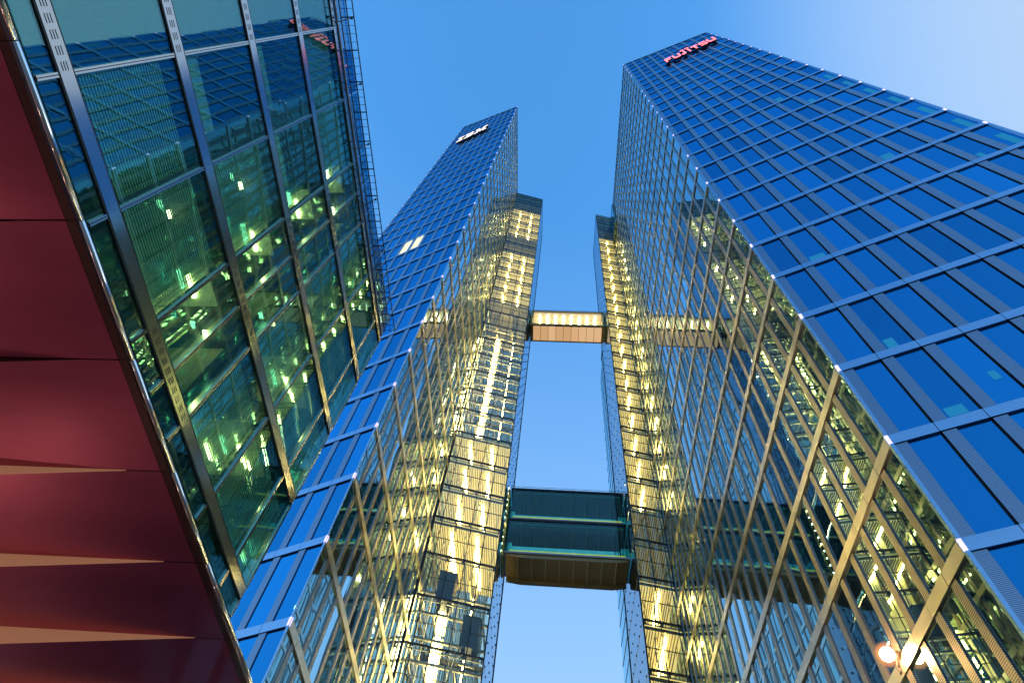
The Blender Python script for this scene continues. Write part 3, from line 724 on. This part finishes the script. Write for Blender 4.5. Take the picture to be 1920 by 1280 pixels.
for t0, t1, z0, z1, m in ((-0.078, -0.030, Z0 - 0.004, Z0 + 0.02, 'brown_trim'),):
    mb = MB()
    for a, b in zip(joints, joints[1:]): mb.box(LF, a + 0.002, b - 0.002, t0, t1, z0, z1)
    mb.build('edge_trim', m, rootL)
mb = MB()
for a, b in zip(joints, joints[1:]): mb.bar(LF.at(a + 0.002, -0.004, Z0 + 0.004), LF.at(b - 0.002, -0.004, Z0 + 0.004), 0.014, n=16)
o = mb.build('edge_rail', 'chrome', rootL)
for p in o.data.polygons: p.use_smooth = len(p.vertices) == 4
mb = MB(); mb.box(LF, -1.4, END, -0.06, -0.02, 2.885, 3.045); mb.build('lower_spandrel', 'core', rootL)
# unseen wall under the overhang, with glowing panels added to light the soffit
mb = MB(); mb.box(LF, -3.0, 8.0, -4.9, -4.6, GZ, Z0 + 0.03); mb.build('ground_floor_wall', 'room_dark', rootL)
for i in range(11):
    mb = MB(); mb.box(LF, -2.95 + i, -2.05 + i, -4.595, -4.59, GZ + 0.1, 1.6); mb.build('fill_panel', 'soffit_fill', rootL)

# ------------------------------------------------------------------ flood lamp on the right tower, added soffit lamps, ground
p = FI.at(1.12, 0.085, 2.98)
root = thing('flood_lamp', *FI.at(1.19, 0.012, 2.86), 'bright warm flood lamp bracketed to the inner face of the right tower', 'lamp')
mb = MB(); mb.bar(FI.at(1.19, 0.012, 2.90), FI.at(1.12, 0.03, 2.955), 0.006); mb.box(FI, 1.175, 1.205, 0.010, 0.016, 2.87, 2.93); mb.build('bracket', 'steel_dark', root)
mb = MB(); mb.bar(FI.at(1.12, 0.02, 2.95), FI.at(1.12, 0.045, 2.965), 0.03, n=16); mb.build('housing', 'steel_dark', root)
me = bpy.data.meshes.new('lens'); bm = bmesh.new(); bmesh.ops.create_uvsphere(bm, u_segments=24, v_segments=16, radius=0.046 * U); bm.to_mesh(me); bm.free()
me.materials.append(M['lamp']); o = bpy.data.objects.new('lens', me); C.objects.link(o); o.parent = root
pp = FI.at(1.12, 0.085, 2.955); o.location = Vector((pp.x * U, pp.y * U, pp.z * U + EYE)) - Vector(root.location)

def halo_glow():
    m, N, L = mat('amber lamp halo'); N.remove(N['Principled BSDF'])  # faint glowing shell added to draw a halo round the lamp
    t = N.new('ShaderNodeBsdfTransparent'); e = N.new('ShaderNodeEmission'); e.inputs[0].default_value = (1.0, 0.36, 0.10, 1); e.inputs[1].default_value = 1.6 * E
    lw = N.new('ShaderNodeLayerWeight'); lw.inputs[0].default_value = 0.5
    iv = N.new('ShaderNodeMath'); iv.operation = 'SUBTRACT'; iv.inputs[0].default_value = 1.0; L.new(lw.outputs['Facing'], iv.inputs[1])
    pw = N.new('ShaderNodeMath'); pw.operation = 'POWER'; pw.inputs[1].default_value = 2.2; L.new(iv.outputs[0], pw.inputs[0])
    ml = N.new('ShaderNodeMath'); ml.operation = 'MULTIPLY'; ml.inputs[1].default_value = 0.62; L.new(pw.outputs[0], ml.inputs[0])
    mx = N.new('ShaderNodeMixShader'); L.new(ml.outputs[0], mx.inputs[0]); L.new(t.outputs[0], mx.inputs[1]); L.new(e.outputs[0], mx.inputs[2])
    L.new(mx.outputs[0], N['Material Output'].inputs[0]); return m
me = bpy.data.meshes.new('lamp_halo'); bm = bmesh.new(); bmesh.ops.create_uvsphere(bm, u_segments=32, v_segments=20, radius=0.085 * U); bm.to_mesh(me); bm.free()
me.materials.append(halo_glow()); o2 = bpy.data.objects.new('lamp_halo', me); C.objects.link(o2); o2.parent = root; o2.location = o.location
for p in me.polygons: p.use_smooth = True
root0 = None
def fill_lamp(x, y, label):  # unseen lamp put in to brighten the red soffit from below
    root = thing('fill_lamp', x, y, GZ, label, 'street lamp', 'unseen lamps added under the soffit')
    fr = Fr((x, y), 0, 1)
    mb = MB(); mb.bar((x, y, GZ), (x, y, GZ + 1.0), 0.015); mb.bar((x, y, GZ), (x, y, GZ + .06), 0.03); mb.build('pole', 'steel_mid', root)
    mb = MB(); mb.bar((x, y, GZ + 1.0), (x, y, GZ + 1.02), 0.07, n=16); mb.build('lamp_base', 'steel_mid', root)
    mb = MB(); mb.bar((x, y, GZ + 1.0205), (x, y, GZ + 1.10), 0.055, n=16); mb.build('lamp_shade', 'fill', root)
for a, t, lab in ((-0.4, -3.3, 'added lamp under the near end of the red soffit'), (2.0, -3.5, 'added lamp under the middle of the red soffit'), (4.6, -3.2, 'added lamp under the far end of the red soffit')):
    p = LF.at(a, t, 0); fill_lamp(p.x, p.y, lab)

mb = MB()
mb.v = [Vector((-300, -300, GZ)), Vector((300, -300, GZ)), Vector((300, 300, GZ)), Vector((-300, 300, GZ))]; mb.f = [(0, 1, 2, 3)]; mb.m = [0]
M['paving'] = principled('plaza paving', (0.16, 0.15, 0.14), 0, 0.6, 0.2, 0.2)
g = mb.build('ground', 'paving'); g['kind'] = 'structure'
